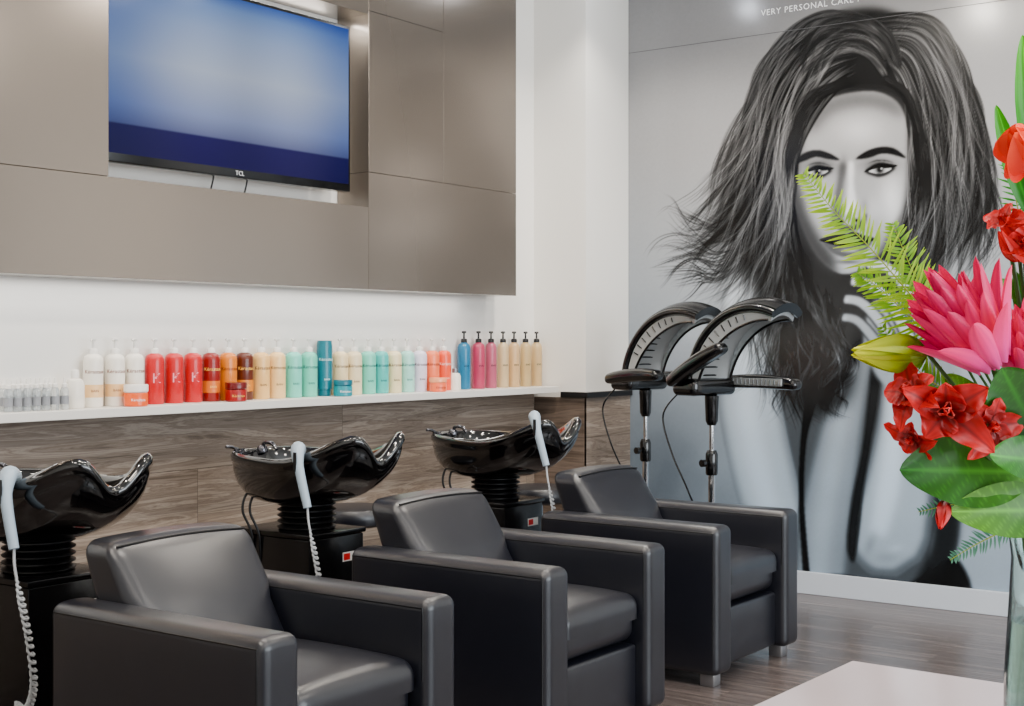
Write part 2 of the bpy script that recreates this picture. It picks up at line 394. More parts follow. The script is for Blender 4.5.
poly([(874,350),(868,400),(862,450),(852,500),(847,545),(854,562),(860,530),(864,490),(872,440),(879,400),(882,360)],1.3,.10,.9)
poly([(818,578),(850,576),(872,586),(905,584),(930,572),(956,556),(962,604),(815,604)],1.6,.08,.96)
poly([(938,480),(950,470),(960,492),(958,545),(940,574),(916,584),(932,545)],3,.12,.9)
poly([(745,262),(762,300),(786,345),(798,405),(838,410),(856,380),(858,310),(840,280)],7,.12,.95)
blob(733,284,5,18,.94,.85,15)
# loose hair ---------------------------------
L=[[(880,28),(830,12),(782,42),(748,104),(722,165),(698,205),(656,230)],
   [(875,34),(822,28),(776,76),(752,146),(726,200),(698,240),(648,264)],
   [(870,42),(818,48),(780,104),(764,178),(742,232),(712,268),(662,300)],
   [(866,52),(815,70),(786,130),(774,205),(756,258),(734,300),(706,338)],
   [(862,60),(820,84),(790,142),(780,215),(768,280),(752,330),(730,386)],
   [(860,68),(826,92),(794,148),(785,225),(788,300),(782,360),(768,410)],
   [(860,74),(832,96),(798,146),(788,215),(800,290),(818,345),(812,404)]]
Rg=[[(866,66),(893,70),(910,112),(914,170),(908,225),(888,275),(858,345)],
   [(868,54),(903,58),(925,110),(930,180),(922,235),(902,285),(880,335)],
   [(870,42),(915,46),(942,104),(947,175),(943,235),(925,285),(905,325)],
   [(872,30),(925,32),(957,95),(967,165),(966,220),(950,268),(935,305)],
   [(872,16),(935,20),(970,85),(984,150),(992,205),(982,245),(962,288)]]
wisp=[[(800,110),(768,180),(728,212),(694,214),(676,190),(664,186)],[(792,140),(756,205),(716,232),(690,226),(668,206),(648,212)],[(786,170),(752,232),(716,254),(690,246),(664,250),(640,272)],[(778,200),(750,254),(722,282),(700,280),(672,296),(646,294)]]
wr_=[[(950,60),(978,120),(996,180),(1004,230),(990,262),(1000,282)],[(940,90),(966,160),(980,220),(972,262),(960,300),(972,318)]]
locks(wisp,30,4,.06,.20,wid=.08,wave=11,k=.7,blur=.4,hi=.15,fly=1.2,freq=(1,2))
locks(wr_,14,4,.06,.20,wid=.15,wave=8,k=.7,blur=.4,hi=.15,fly=1.4)
locks(L[:5],50,5,.05,.24,wid=.10,wave=13,k=.7,blur=.4,hi=.2,fly=1.1,end=(.85,1.0))
locks(Rg[2:],32,5,.05,.24,wid=.12,wave=10,k=.6,blur=.4,hi=.2,fly=1.2)
poly([(858,9),(886,10),(915,24),(938,54),(954,110),(966,160),(970,205),(960,236),(942,264),(924,294),(906,316),(880,322),(866,340),(850,362),(824,376),(802,380),(786,366),(772,336),(764,300),(754,274),(742,254),(750,228),(758,195),(763,152),(772,110),(784,72),(806,38),(834,16)],3.4,.09,.95)
# face + neck -----------------------------------------------------
poly([(818,255),(815,300),(822,345),(846,352),(872,320),(886,262)],3,.18)
FACE=[(806,116),(825,101),(850,93),(878,92),(899,104),(909,130),(912,165),(908,200),(898,230),(881,254),(864,268),(847,274),(831,269),(815,253),(802,227),(793,196),(790,160),(796,134)]
poly(FACE,1.0,.68)
poly([(790,130),(785,165),(787,200),(796,230),(812,258),(834,275),(838,262),(820,236),(806,207),(799,170),(804,125)],4.2,.24,.9)
poly([(806,112),(830,98),(860,92),(895,98),(905,118),(870,108),(835,114),(812,134)],5,.34,.7)
blob(860,130,24,15,.88,.85); blob(892,200,12,26,.96,.9); blob(874,208,13,12,.86,.55)
blob(823,205,9,14,.80,.85); blob(847,264,10,6,.76,.75); blob(882,236,9,14,.62,.5); blob(828,232,7,9,.60,.5)
poly([(908,115),(914,160),(911,205),(897,238),(880,258),(868,268),(885,240),(902,208),(907,164)],2.2,.26,.7)
blob(820,166,16,8,.30,.75); blob(880,165,18,8,.34,.75); blob(844,164,4,10,.46,.55)
poly([(840,164),(837,185),(833,206),(833,218),(843,223),(841,205),(844,184),(847,166)],2.2,.30,.8)
poly([(849,163),(848,190),(847,212),(853,217),(857,206),(854,185),(854,164)],1.6,.98,.9)
blob(849,212,5,4,.96,.85); blob(865,207,4,8,.48,.5)
poly([(831,215),(838,222),(849,226),(860,222),(867,213),(864,226),(849,231),(836,228)],1.1,.20,.85)
blob(841,221.5,2.8,1.5,.03,1); blob(857,220.5,2.9,1.6,.03,1)
poly([(820,240),(831,235),(841,231.5),(847,234),(853,231.5),(864,235),(876,239),(863,243),(847,244),(833,243)],.6,.20,1)
poly([(823,242),(835,244),(848,245),(862,243),(873,241),(863,253),(848,257.5),(833,253)],.8,.38,1)
poly([(820,240),(834,241.5),(848,243),(862,241.5),(876,239),(862,244.5),(848,246),(833,244.5)],.5,.03,1)
blob(851,250.5,8,2,.76,.8); blob(848,262,13,2.2,.28,.65); blob(847,229,2.5,3,.46,.6)
def eye(cx,cy,w,h,tilt):
    def T(p): a=math.radians(tilt); return (cx+p[0]*math.cos(a)-p[1]*math.sin(a),cy+p[0]*math.sin(a)+p[1]*math.cos(a))
    poly([T(p) for p in ((-w-1,1.2),(-w*.5,-h*.8),(0,-h*1.1),(w*.55,-h*.9),(w+2,-1),(w*.6,h*.95),(0,h*1.35),(-w*.5,h*1.1))],1.1,.10,.9)
    poly([T(p) for p in ((-w*.82,.8),(-w*.4,-h*.25),(0,-h*.42),(w*.5,-h*.3),(w*.85,.0),(w*.4,h*.6),(0,h*.75),(-w*.4,h*.62))],.4,.86,1)
    blob(cx,cy+.3,4.4,4.2,.10,1); blob(cx+.6,cy+1.6,2.2,1.6,.34,.7); blob(cx,cy+.3,1.8,1.9,.01,1); blob(cx+1.7,cy-1.0,1,1,1,1)
    poly([T(p) for p in ((-w-2,1.8),(-w*.5,-h*.7),(0,-h*1.1),(w*.6,-h*.9),(w+4,-2.6),(w*.55,-h*.1),(0,-h*.35),(-w*.5,-h*.1))],.45,.02,1)
    poly([T(p) for p in ((-w*.8,-h*1.2),(-w*.2,-h*1.75),(w*.5,-h*1.6),(w*1.1,-h*.9),(w*.5,-h*1.4),(-w*.2,-h*1.5))],.5,.12,.65)
eye(818,171.5,12.5,5.2,-2); eye(880,169.5,14,5.6,-4)
poly([(796,163),(803,154),(816,150),(829,153),(840,160),(828,159),(816,157),(805,161)],.8,.06,.97)
poly([(856,159),(867,151),(881,147),(895,148.5),(906,158),(892,154.5),(881,154),(869,158)],.8,.06,.97)
# hair over everything ----------------------------------------------------
locks(L,140,14,.03,.24,wid=.26,wave=12,fly=.7,k=.5,blur=.5,hi=.65,hipos=(.28,.5,.72))
locks(Rg,110,14,.03,.24,wid=.26,wave=10,fly=.7,k=.5,blur=.5,hi=.65,hipos=(.25,.48,.72))
locks(L,64,8,.01,.04,wid=.13,wave=13,fly=.7,k=.9,blur=.5,hi=0)
locks(Rg,54,8,.01,.04,wid=.13,wave=11,fly=.7,k=.9,blur=.5,hi=0)
locks(L,110,5,.24,.78,wid=.08,wave=13,fly=.7,k=.5,blur=.35,hi=.4,hipos=(.26,.52,.75),power=1)
locks(Rg,88,5,.24,.74,wid=.08,wave=11,fly=.7,k=.5,blur=.35,hi=.4,hipos=(.22,.5,.75),power=1)
low=[[(790,220),(770,280),(756,330),(738,372),(718,414)],[(788,240),(782,300),(775,350),(782,400),(766,428)],[(792,250),(800,310),(806,360),(798,400),(814,440)],[(800,270),(822,320),(836,360),(828,395),(838,424)],[(850,300),(846,340),(852,370),(840,400),(850,424)]]
locks(low,70,7,.03,.38,wid=.22,wave=12,k=.7,blur=.4,hi=.5,hipos=(.3,.6),fly=1.0)
top=[[(905,70),(890,32),(855,14),(812,24),(780,62)],[(895,74),(880,46),(855,32),(822,42),(794,84)],[(885,80),(872,60),(852,52),(830,64),(802,108)]]
locks(top,64,8,.03,.6,wid=.25,wave=5,k=.6,blur=.4,hi=.5,hipos=(.3,.65),fly=.6)
locks([[(862,84),(838,90),(813,108),(798,140),(790,185)],[(866,74),(834,82),(804,100),(790,140),(784,190)]],24,8,.03,.3,wid=.5,wave=2,k=.8,hi=.3)
locks([[(880,82),(902,96),(913,130),(917,175),(912,220)],[(884,76),(908,92),(922,130),(926,175),(920,225)]],22,8,.03,.3,wid=.5,wave=2,k=.8,hi=.3)
def finger(p,w,v):
    poly(ribbon(p,[w,w*.75],[w,w*.75]),1.0,.18,.9,False)
    poly(ribbon(p,[w*.74,w*.52],[w*.74,w*.52]),1.0,v,.97,False)
    q=p[-1]; blob(q[0]+2,q[1]+1,2.6,2.2,min(1,v+.14),.6)
    q=p[1]; blob(q[0],q[1],3,1.6,v-.22,.35)
poly([(864,330),(872,306),(885,296),(908,294),(926,312),(930,350),(924,380),(885,384),(868,356)],1.8,.66,.98)
finger([(922,330),(908,292),(888,268),(868,264)],8,.86)
finger([(912,344),(893,306),(872,285),(852,281)],8,.82)
finger([(902,358),(882,324),(862,303),(845,299)],7.5,.76)
finger([(894,368),(875,340),(858,321),(843,317)],6.8,.68)
img+=gblur(rs.randn(CH,CW).astype(np.float32),1.2)*.010
img=np.clip(img,.015,.985)
ys=list(np.linspace(PY-.001,1.72,520))+[1.4,1.0,.6]
zs=np.linspace(.119,CZ-.002,720)
NY,NZ=len(ys),len(zs)
Yg,Zg=np.meshgrid(np.array(ys),zs)
dep=(MX*c_+Yg*s_); lat=(MX*s_-Yg*c_); gx=512+FP*lat/dep; gy=HZ-FP*(Zg-CAMH)/dep
ix=np.clip((gx-cx0)*SC,0,CW-2); iy=np.clip((gy-cy0)*SC,0,CH-2); jx=ix.astype(int); jy=iy.astype(int); fx=ix-jx; fy=iy-jy
val=img[jy,jx]*(1-fx)*(1-fy)+img[jy,jx+1]*fx*(1-fy)+img[jy+1,jx]*(1-fx)*fy+img[jy+1,jx+1]*fx*fy
val=np.where(val<.62,.62*(val/.62)**1.22,val)
lo=np.clip((gy-150)/330,0,1)
rgb=np.stack([val*(.99-.12*lo),val*(.985-.015*lo),val*(.99+.075*lo)],-1); rgb=np.clip(rgb,0,1)
rgbl=np.where(rgb<=.04045,rgb/12.92,((rgb+.055)/1.055)**2.4)
me=bpy.data.meshes.new('mural')
co3=np.stack([np.zeros(NY*NZ),Yg.ravel(),Zg.ravel()],-1)
me.vertices.add(NY*NZ); me.vertices.foreach_set('co',co3.ravel())
I=np.arange(NY*NZ).reshape(NZ,NY); q=np.stack([I[:-1,:-1],I[1:,:-1],I[1:,1:],I[:-1,1:]],-1).reshape(-1,4)
me.loops.add(q.size); me.loops.foreach_set('vertex_index',q.ravel().astype(np.int32))
me.polygons.add(len(q)); me.polygons.foreach_set('loop_start',np.arange(0,q.size,4,dtype=np.int32)); me.polygons.foreach_set('loop_total',np.full(len(q),4,dtype=np.int32))
me.update(calc_edges=True)
at=me.color_attributes.new('Col','FLOAT_COLOR','POINT'); at.data.foreach_set('color',np.concatenate([rgbl.reshape(-1,3),np.ones((NY*NZ,1))],-1).ravel())
mur=obj('mural',me,vcol_mat('mural_print',.20,spec=.5),loc=(MX-.004,0,0),smooth=False,label='wall-size black and white photographic print of a woman',category='mural')
rt=Matrix.Rotation(-PI/2,4,'Z')@Matrix.Rotation(PI/2,4,'X')
obj('lettering',xf(text_me('VERY PERSONAL CARE F',.047,.0005,'LEFT',1.12),Matrix.Translation((-.001,3.262,3.125))@rt),mat('white_print_glow',(250,250,250),.5,emit=(255,255,255),es=.4),parent=mur,smooth=False)  # printed letters are no lamp; a slight glow is added to their white
obj('panel_seam',box_me(-.0012,.0,1.0,PY-.004,3.009,3.012),mat('seam_grey',(100,100,102),.5),parent=mur,smooth=False)
# ------------------------------------------------------------------ armchairs
Mlea=mat('navy_black_leather',(27,29,38),.37,bump=[('c',4,.16),('v',420,.05)],noise=(6,.15),spec=.75,coat=.32)
MATS['navy_black_leather'].node_tree.nodes['Principled BSDF'].inputs['Coat Roughness'].default_value=.24
Mpip=mat('leather_piping',(12,12,16),.35)
Mfoot=mat('brushed_steel',(190,190,192),.32,metal=.9)
ch=root('armchair','black leather wash armchair in front of a shampoo basin','armchair',(2.71,2.83,0),group='salon wash armchairs')
AX=.314
def armfn(v):
    z=v.z; v=v.copy()
    v.z+= .008*(1-(v.x/.07)**2) if z>.1 else 0
    v.x*=1+.03*math.cos(v.y*4)*math.cos(v.z*5)
    return v
arm=rbox_me(.137,.835,.572,.030,armfn,seg=6,inner=8)
for sx in (-1,1):
    obj('armrest',arm,Mlea,parent=ch,loc=(sx*AX,0,.05+.286))
    bm=bmesh.new()
    for face in (1,-1):
        xx_=sx*AX+face*sx*.0650
        if face==-1: pts=[(xx_,-.396,.40),(xx_,-.396,.602),(xx_,.24,.602)]
        else: pts=[(xx_,-.396,.075),(xx_,-.396,.602),(xx_,.396,.602),(xx_,.396,.075)]
        P=[]
        for a,b_ in zip(pts[:-1],pts[1:]):
            for k in range(12): P.append(Vector(a).lerp(Vector(b_),k/12))
        P.append(Vector(pts[-1])); tube_bm(bm,P,.0036,6)
    obj('piping',bm2me(bm),Mpip,parent=ch)
def seatfn(v):
    v=v.copy(); top=max(0,v.z/.09)
    pf=(1-min(1,abs(v.x)/.245)**2.5)*(1-min(1,abs(v.y)/.27)**3)
    v.z+=.028*top*pf
    if v.y<-.2 and v.z<0: v.y+=.02
    return v
obj('seat_cushion',rbox_me(.490,.54,.17,.048,seatfn,seg=6,inner=10),Mlea,parent=ch,loc=(0,-.122,.380))
obj('seat_base',rbox_me(.490,.70,.225,.012,seg=3,inner=3),Mlea,parent=ch,loc=(0,-.02,.172))
def backfn(v):
    v=v.copy(); h=max(0,min(1,(v.z+.21)/.42)); y0=v.y
    v.y=y0*(1.25-.55*h)+(-.05+.21*h)
    if y0<0: v.y-=.028*(1-min(1,abs(v.x)/.245)**3)*math.sin(h*PI)
    v.x*=1+.085*sm_(.50,.62,h)
    v.z+=.010*(1-(v.x/.26)**2)*(1 if v.z>0 else 0)
    return v
obj('backrest',rbox_me(.492,.20,.42,.046,backfn,seg=6,inner=14),Mlea,parent=ch,loc=(0,.217,.572))
obj('back_panel',rbox_me(.490,.05,.54,.015,seg=3,inner=3),Mlea,parent=ch,loc=(0,.375,.335))
P=[]
for a in np.linspace(0,1,30): P.append(Vector((-.240+.480*a,.306,.772+.009*math.sin(a*PI))))
obj('piping',tube_me(P,.0034,6),Mpip,parent=ch)
for sx in (-1,1):
    for y in (-.35,.35):
        obj('leg',box_me(-.03,.03,-.03,.03,0,.0515,.004),Mfoot,parent=ch,loc=(sx*.31,y,0),label='short square brushed-steel foot')
dup(ch,(3.925,2.83,0)); dup(ch,(5.13,2.86,0))
# ------------------------------------------------------------------ shampoo basins
Mgl=mat('gloss_black_ceramic',(9,8,10),.06,coat=1.0)
Mrub=mat('black_rubber',(16,16,18),.4)
Mped=mat('black_laminate',(17,16,18),.22)
Mchr=mat('chrome',(225,226,228),.10,metal=1)
Mdch=mat('dark_chrome',(120,120,124),.15,metal=1)
Mshow=mat('shower_handle_grey',(176,188,198),.35)
Mred=mat('red_label',(190,30,40),.5)
bs=root('shampoo_basin','glossy black shampoo basin on black pedestal with hand shower','shampoo basin',(2.66,3.76,0),group='shampoo basins along the wall')
bm=bmesh.new(); NT=88; rings=[]
def rim(th,f=1.0):
    n=2.7; cx,sy=math.cos(th),math.sin(th)
    x=.235*math.copysign(abs(cx)**(2/n),cx); y=.335*math.copysign(abs(sy)**(2/n),sy)
    fr_=max(0,-y/.335); x*=1-.12*fr_**2
    nt_=math.exp(-(x/.10)**2)*sm(.5,1,fr_)
    z=.902+.155*fr_**2.2-.155*nt_+.016*max(0,y/.335)
    y2=y-.04; y2-=.055*fr_**2*(1-nt_)
    return x,y2,z,fr_
def ring(fun):
    rings.append([bm.verts.new(fun(2*PI*i/NT)) for i in range(NT)])
ZC=.725
for k in range(14,-1,-1):
    a=k/14*PI/2
    def fo(th,a=a):
        x,y,z,f=rim(th); bl=math.cos(a)**(.62+.65*f); cxx,cyy=.095*math.cos(th),.095*math.sin(th)
        return (cxx*(1-bl)+x*bl,cyy*(1-bl)+y*bl,ZC+(z-.034-ZC)*(1-math.sin(a)))
    ring(fo)
for (sc,dz) in ((1.025,-.028),(1.022,-.008),(.988,.004),(.935,.000),(.905,-.014)):
    def fo(th,sc=sc,dz=dz):
        x,y,z,f=rim(th); return (x*sc,(y+.04)*sc-.04,z+dz)
    ring(fo)
for k in range(1,10):
    a=k/9*PI/2
    def fo(th,a=a):
        x,y,z,f=rim(th); x*=.89; y=(y+.04)*.89-.04; bl=math.cos(a)**(.6+.55*f); zb=.765
        return (x*bl+.02*math.cos(th)*(1-bl),y*bl+.02*math.sin(th)*(1-bl),zb+(z-.024-zb)*(1-math.sin(a)))
    ring(fo)
for a,b_ in zip(rings[:-1],rings[1:]):
    for i in range(NT): bm.faces.new((a[i],a[(i+1)%NT],b_[(i+1)%NT],b_[i]))
bm.faces.new(rings[0]); bm.faces.new(rings[-1])
o=obj('basin',bm2me(bm),Mgl,parent=bs,smooth=False)
for p in o.data.polygons: p.use_smooth=True
prof=[(.07,.615)]
for i in range(5):
    z=.62+i*.022; prof+=[(.100,z+.002),(.113,z+.008),(.113,z+.012),(.100,z+.018),(.094,z+.020)]
prof+=[(.09,.735)]
obj('tilt_collar',lathe_me(prof,40),Mrub,parent=bs,label='ribbed black rubber collar')
obj('pedestal',join_me(box_me(-.15,.15,-.16,.22,0,.60,.006),box_me(-.158,.158,-.168,.228,.602,.622,.006)),Mped,parent=bs)
obj('sticker',box_me(.03,.11,-.1615,-.1602,.50,.535),mat('white_strip',(240,240,240),.5),parent=bs,smooth=False,label='small red and white sticker')
obj('sticker_band',box_me(.035,.07,-.1622,-.1616,.505,.530),Mred,parent=bs,smooth=False)
mix=join_me(xf(lathe_me([(.022,0),(.022,.018),(.018,.026),(.010,.03),(0,.032)],20),Matrix.Translation((.02,.265,.900))),
  tube_me(catmull([(.02,.265,.922),(.02,.25,.94),(.02,.21,.938),(.02,.185,.915)],6),.008,10))
obj('mixer_tap',mix,Mdch,parent=bs,label='chrome mixer tap')
obj('tap_lever',tube_me(catmull([(-.10,.265,.915),(-.13,.275,.93),(-.16,.28,.932)],6),lambda t:.008-.002*t,8),Mdch,parent=bs)
obj('hose_seat',xf(lathe_me([(.020,0),(.020,.014),(.012,.02),(.012,.026),(0,.028)],16),Matrix.Translation((-.10,.255,.898))),Mdch,parent=bs)
hy=-.18
hp=catmull([(-.190,hy+.03,.940),(-.232,hy,.948),(-.266,hy-.04,.885),(-.274,hy-.09,.745)],8)
hand=tube_me(hp,lambda t:.023+.006*math.sin(min(1,t*1.6)*PI)-.008*t,12)
obj('hand_shower',hand,Mshow,parent=bs,label='pale grey hand shower')
bm=bmesh.new(); p=hp[14]
bmesh.ops.create_cube(bm,size=1,matrix=Matrix.Translation(p+Vector((-.0235,-.006,0)))@Matrix.Diagonal((.006,.012,.07,1)))
obj('shower_button',bm2me(bm),Mrub,parent=bs)
pth=catmull([(-.274,hy-.09,.75),(-.278,hy-.10,.69),(-.268,hy-.115,.60),(-.245,hy-.12,.48),(-.215,hy-.10,.34),(-.185,-.20,.25),(-.153,-.10,.25)],40)
hel=[]
for i,p in enumerate(pth):
    t=i/len(pth); a=i*.95; am=.010*sm(.2,.35,t)*(1-sm(.93,1,t))
    hel.append(p+Vector((math.cos(a)*am,math.sin(a)*am*.6,math.sin(a)*am*.8)))
obj('shower_hose',tube_me(hel,.0042,6),mat('hose_pale',(190,192,194),.4),parent=bs,label='coiled pale grey hose')
for dy in (.13,.17):
    obj('supply_pipe',tube_me(catmull([(-.10,dy+.0,.80),(-.15,dy+.01,.75),(-.175,dy,.69),(-.159,dy-.03,.61),(-.151,dy-.03,.5)],8),.005,8),Mrub,parent=bs)
dup(bs,(3.865,3.76,0)); b3=dup(bs,(5.10,3.76,0))
for chd in b3.children:
    if chd.name.startswith(('hand_shower','shower_button','shower_hose')): chd.location=(.05,-.165,.065)
# ------------------------------------------------------------------ stools
st=root('stool','round black cushioned stool on chrome stand beside the wood-clad wall','stool',(4.56,4.15,0),group='round stools by the wall')
obj('seat',lathe_me([(0,.53),(.16,.53),(.175,.54),(.18,.56),(.178,.585),(.165,.605),(.12,.612),(0,.615)],40),Mlea,parent=st)
obj('column',lathe_me([(.035,.04),(.035,.3),(.022,.31),(.022,.529)],20),Mchr,parent=st)
bm=bmesh.new()
for i in range(5):
    a=i*2*PI/5; tube_bm(bm,[Vector((.02*math.cos(a),.02*math.sin(a),.09)),Vector((.24*math.cos(a),.24*math.sin(a),.062))],.013,8)
obj('base',bm2me(bm),Mchr,parent=st)
for i in range(5):
    a=i*2*PI/5
    obj('caster',xf(lathe_me([(0,-.012),(.026,-.012),(.03,-.006),(.03,.006),(.026,.012),(0,.012)],16),Matrix.Translation((.24*math.cos(a),.24*math.sin(a),.03))@Matrix.Rotation(PI/2,4,'X')),Mrub,parent=st)
dup(st,(5.74,3.96,0))
# ------------------------------------------------------------------ hair dryers
Mhood=mat('hood_black',(12,12,14),.20,coat=.5)
Mgry=mat('heating_panel_grey',(176,178,178),.28,metal=.25)
Mtra=mat('frosted_pale_shell',(214,216,216),.25,trans=.45,ior=1.2)
Msil=mat('silver_paint',(150,152,155),.3,metal=.7)
def dryer(loc,rz,pitch,lab,wl=.38,farln=.44):
    r=root('hair_dryer',lab,'hair dryer',loc,(0,0,rz),group='standing hood dryers')
    AC=Vector((0,-.33,1.13)); R=.42
    def arc(R0,R1,w0,w1,a0,a1,n=28,bl=.045):
        bm=bmesh.new(); rr=[]
        for i in range(n+1):
            t=i/n; a=a0+(a1-a0)*t; wv=w0+(w1-w0)*t; d=Vector((0,-math.cos(a),math.sin(a)))
            ring_=[]
            for k in range(13):
                u=k/12*2-1; bulge=bl*(u*u)
                ring_.append(bm.verts.new(AC+d*(R1-bulge)+Vector((u*wv,0,0))))
            for k in range(12,-1,-1):
                u=k/12*2-1; bulge=bl*(u*u)
                ring_.append(bm.verts.new(AC+d*(R0-bulge)+Vector((u*wv*.97,0,0))))
            rr.append(ring_)
        m=len(rr[0])
        for p,q in zip(rr[:-1],rr[1:]):
            for k in range(m): bm.faces.new((p[k],p[(k+1)%m],q[(k+1)%m],q[k]))
        bm.faces.new(rr[0]); bm.faces.new(rr[-1]); return bm2me(bm)
    A0,A1=math.radians(68),math.radians(186)
    obj('hood',arc(R-.045,R,.085,.125,A0,A1,bl=.03),Mhood,parent=r)
    obj('heating_panel',arc(R-.068,R-.047,.078,.115,A0+.05,A1-.08,bl=.03),Mgry,parent=r,label='grey inner heating panel')
    # inner ribbed vents across the heating panel
    bm=bmesh.new()
    for k in range(15):
        a=A0+.2+(A1-A0-.45)*k/14; d=Vector((0,-math.cos(a),math.sin(a))); wv=.055+.03*k/14
        tube_bm(bm,[AC+d*(R-.071)+Vector((-wv,0,0)),AC+d*(R-.069)+Vector((0,0,0)),AC+d*(R-.071)+Vector((wv,0,0))],.0045,6)
    o=obj('vent_slots',bm2me(bm),Mhood,parent=r); o['kind']='stuff'
    for sx in (-1,1):
        bm=bmesh.new(); oo=[];ii=[]
        def dp(t): return .003+.058*math.sin(PI*min(1,t*.9+.05))**.8
        def xw(t): return .088+.034*t
        for k in range(25):
            t=k/24; a=A0+.1+(A1-.05-A0-.1)*t; d=Vector((0,-math.cos(a),math.sin(a))); x=sx*xw(t)
            oo.append((bm.verts.new(AC+d*(R-.075)+Vector((x,0,0))),bm.verts.new(AC+d*(R-.075)+Vector((x-sx*.005,0,0)))))
            ii.append((bm.verts.new(AC+d*(R-.075-dp(t))+Vector((x-sx*.01,0,0))),bm.verts.new(AC+d*(R-.075-dp(t))+Vector((x-sx*.015,0,0)))))
        for k in range(24):
            bm.faces.new((oo[k][0],oo[k+1][0],ii[k+1][0],ii[k][0])); bm.faces.new((oo[k][1],ii[k][1],ii[k+1][1],oo[k+1][1]))
            bm.faces.new((ii[k][0],ii[k+1][0],ii[k+1][1],ii[k][1])); bm.faces.new((oo[k][0],oo[k][1],oo[k+1][1],oo[k+1][0]))
        obj('side_cheek',bm2me(bm),Mtra,parent=r,label='pale frosted crescent side cheek')
        P=[]
        for k in range(25):
            t=k/24; a=A0+.1+(A1-.05-A0-.1)*t; d=Vector((0,-math.cos(a),math.sin(a)))
            P.append(AC+d*(R-.078-dp(t))+Vector((sx*(xw(t)-.012),0,0)))
        obj('cheek_trim',tube_me(P,.0065,8),Mhood,parent=r)
        bm=bmesh.new()
        for k in range(8):
            a=A0+.5+k*.14; t=(a-A0-.1)/(A1-.05-A0-.1); d=Vector((0,-math.cos(a),math.sin(a))); x=sx*(xw(t)+.001)
            tube_bm(bm,[AC+d*(R-.082)+Vector((x,0,0)),AC+d*(R-.072-dp(t)*.75)+Vector((x-sx*.006,0,0))],.0032,6)
        o=obj('cheek_vents',bm2me(bm),Mhood,parent=r); o['kind']='stuff'
        P=[]
        for k in range(25):
            t=k/24; a=A0+(A1-A0)*t; d=Vector((0,-math.cos(a),math.sin(a)))
            P.append(AC+d*(R-.052)+Vector((sx*(.087+.039*t),0,0)))
        obj('hood_rim',tube_me(P,.017,10),Mhood,parent=r)
    for sx,pt,ln in ((-1,pitch,wl),(1,0,farln)):
        def wf(v,ln=ln):
            v=v.copy(); u=v.y/(ln/2); v.z*=1-.25*abs(u)**3; v.x*=1-.15*abs(u)**3; v.z+=.012*(1-u*u); return v
        w=rbox_me(.085,ln,.068,.03,wf,seg=4,inner=8)
        M_=Matrix.Translation((sx*.175,.11,1.14))@Matrix.Rotation(-pt,4,'X')@Matrix.Translation((0,-ln/2,0))
        xf(w,M_); obj('side_wing',w,Mhood,parent=r)
        if sx==1:
            cv=rbox_me(.012,ln*.62,.036,.005,seg=2,inner=4); xf(cv,M_@Matrix.Translation((-.045,-ln*.06,.010)))
            obj('wing_panel',cv,Mgry,parent=r,label='grey vented panel on the wing')
            bm=bmesh.new()
            for k in range(12):
                y=-ln*.34+k*ln*.052; tube_bm(bm,[M_@Vector((-.0522,y,-.002)),M_@Vector((-.0522,y,.022))],.0028,6)
            o=obj('wing_vents',bm2me(bm),Mhood,parent=r); o['kind']='stuff'
    obj('control_housing',xf(rbox_me(.30,.16,.085,.03,seg=4,inner=4),Matrix.Translation((0,.05,1.125))),Mhood,parent=r)
    obj('pole',join_me(lathe_me([(.017,.12),(.017,.75),(.024,.751),(.024,.78),(.012,.785),(.012,1.09)],20),),Mchr,parent=r)
    obj('pole_sleeve',lathe_me([(.026,.70),(.03,.71),(.03,.80),(.022,.82)],20),Mhood,parent=r)
    obj('pole_sleeve',lathe_me([(.02,.94),(.03,.96),(.034,1.08),(.02,1.085)],20),Mhood,parent=r)
    obj('adjusting_knob',xf(lathe_me([(.006,0),(.006,.03),(.018,.032),(.018,.05),(0,.052)],14),Matrix.Translation((-.02,0,.76))@Matrix.Rotation(-PI/2,4,'Y')),Mhood,parent=r)
    bm=bmesh.new()
    for i in range(5):
        a=i*2*PI/5+.3; tube_bm(bm,[Vector((.01*math.cos(a),.01*math.sin(a),.12)),Vector((.14*math.cos(a),.14*math.sin(a),.10)),Vector((.26*math.cos(a),.26*math.sin(a),.064))],.015,8)
    obj('base',bm2me(bm),Msil,parent=r)
    for i in range(5):
        a=i*2*PI/5+.3
        obj('caster',xf(lathe_me([(0,-.012),(.026,-.012),(.03,-.006),(.03,.006),(.026,.012),(0,.012)],16),Matrix.Translation((.26*math.cos(a),.26*math.sin(a),.03))@Matrix.Rotation(PI/2,4,'X')),Mrub,parent=r)
    obj('power_cord',tube_me(catmull([(-.10,.13,1.09),(-.11,.22,.98),(-.10,.17,.80),(-.06,.10,.62),(-.02,.06,.45),(-.02,.04,.12)],10),.0045,6),Mhood,parent=r)
    return r
dryer((6.40,3.72,0),-.28,math.radians(4),'black hood dryer on chrome stand with level side wing',wl=.40,farln=.40)
dryer((5.93,3.08,0),-.28,math.radians(27),'black hood dryer on chrome stand with raised side wing',wl=.40,farln=.50)
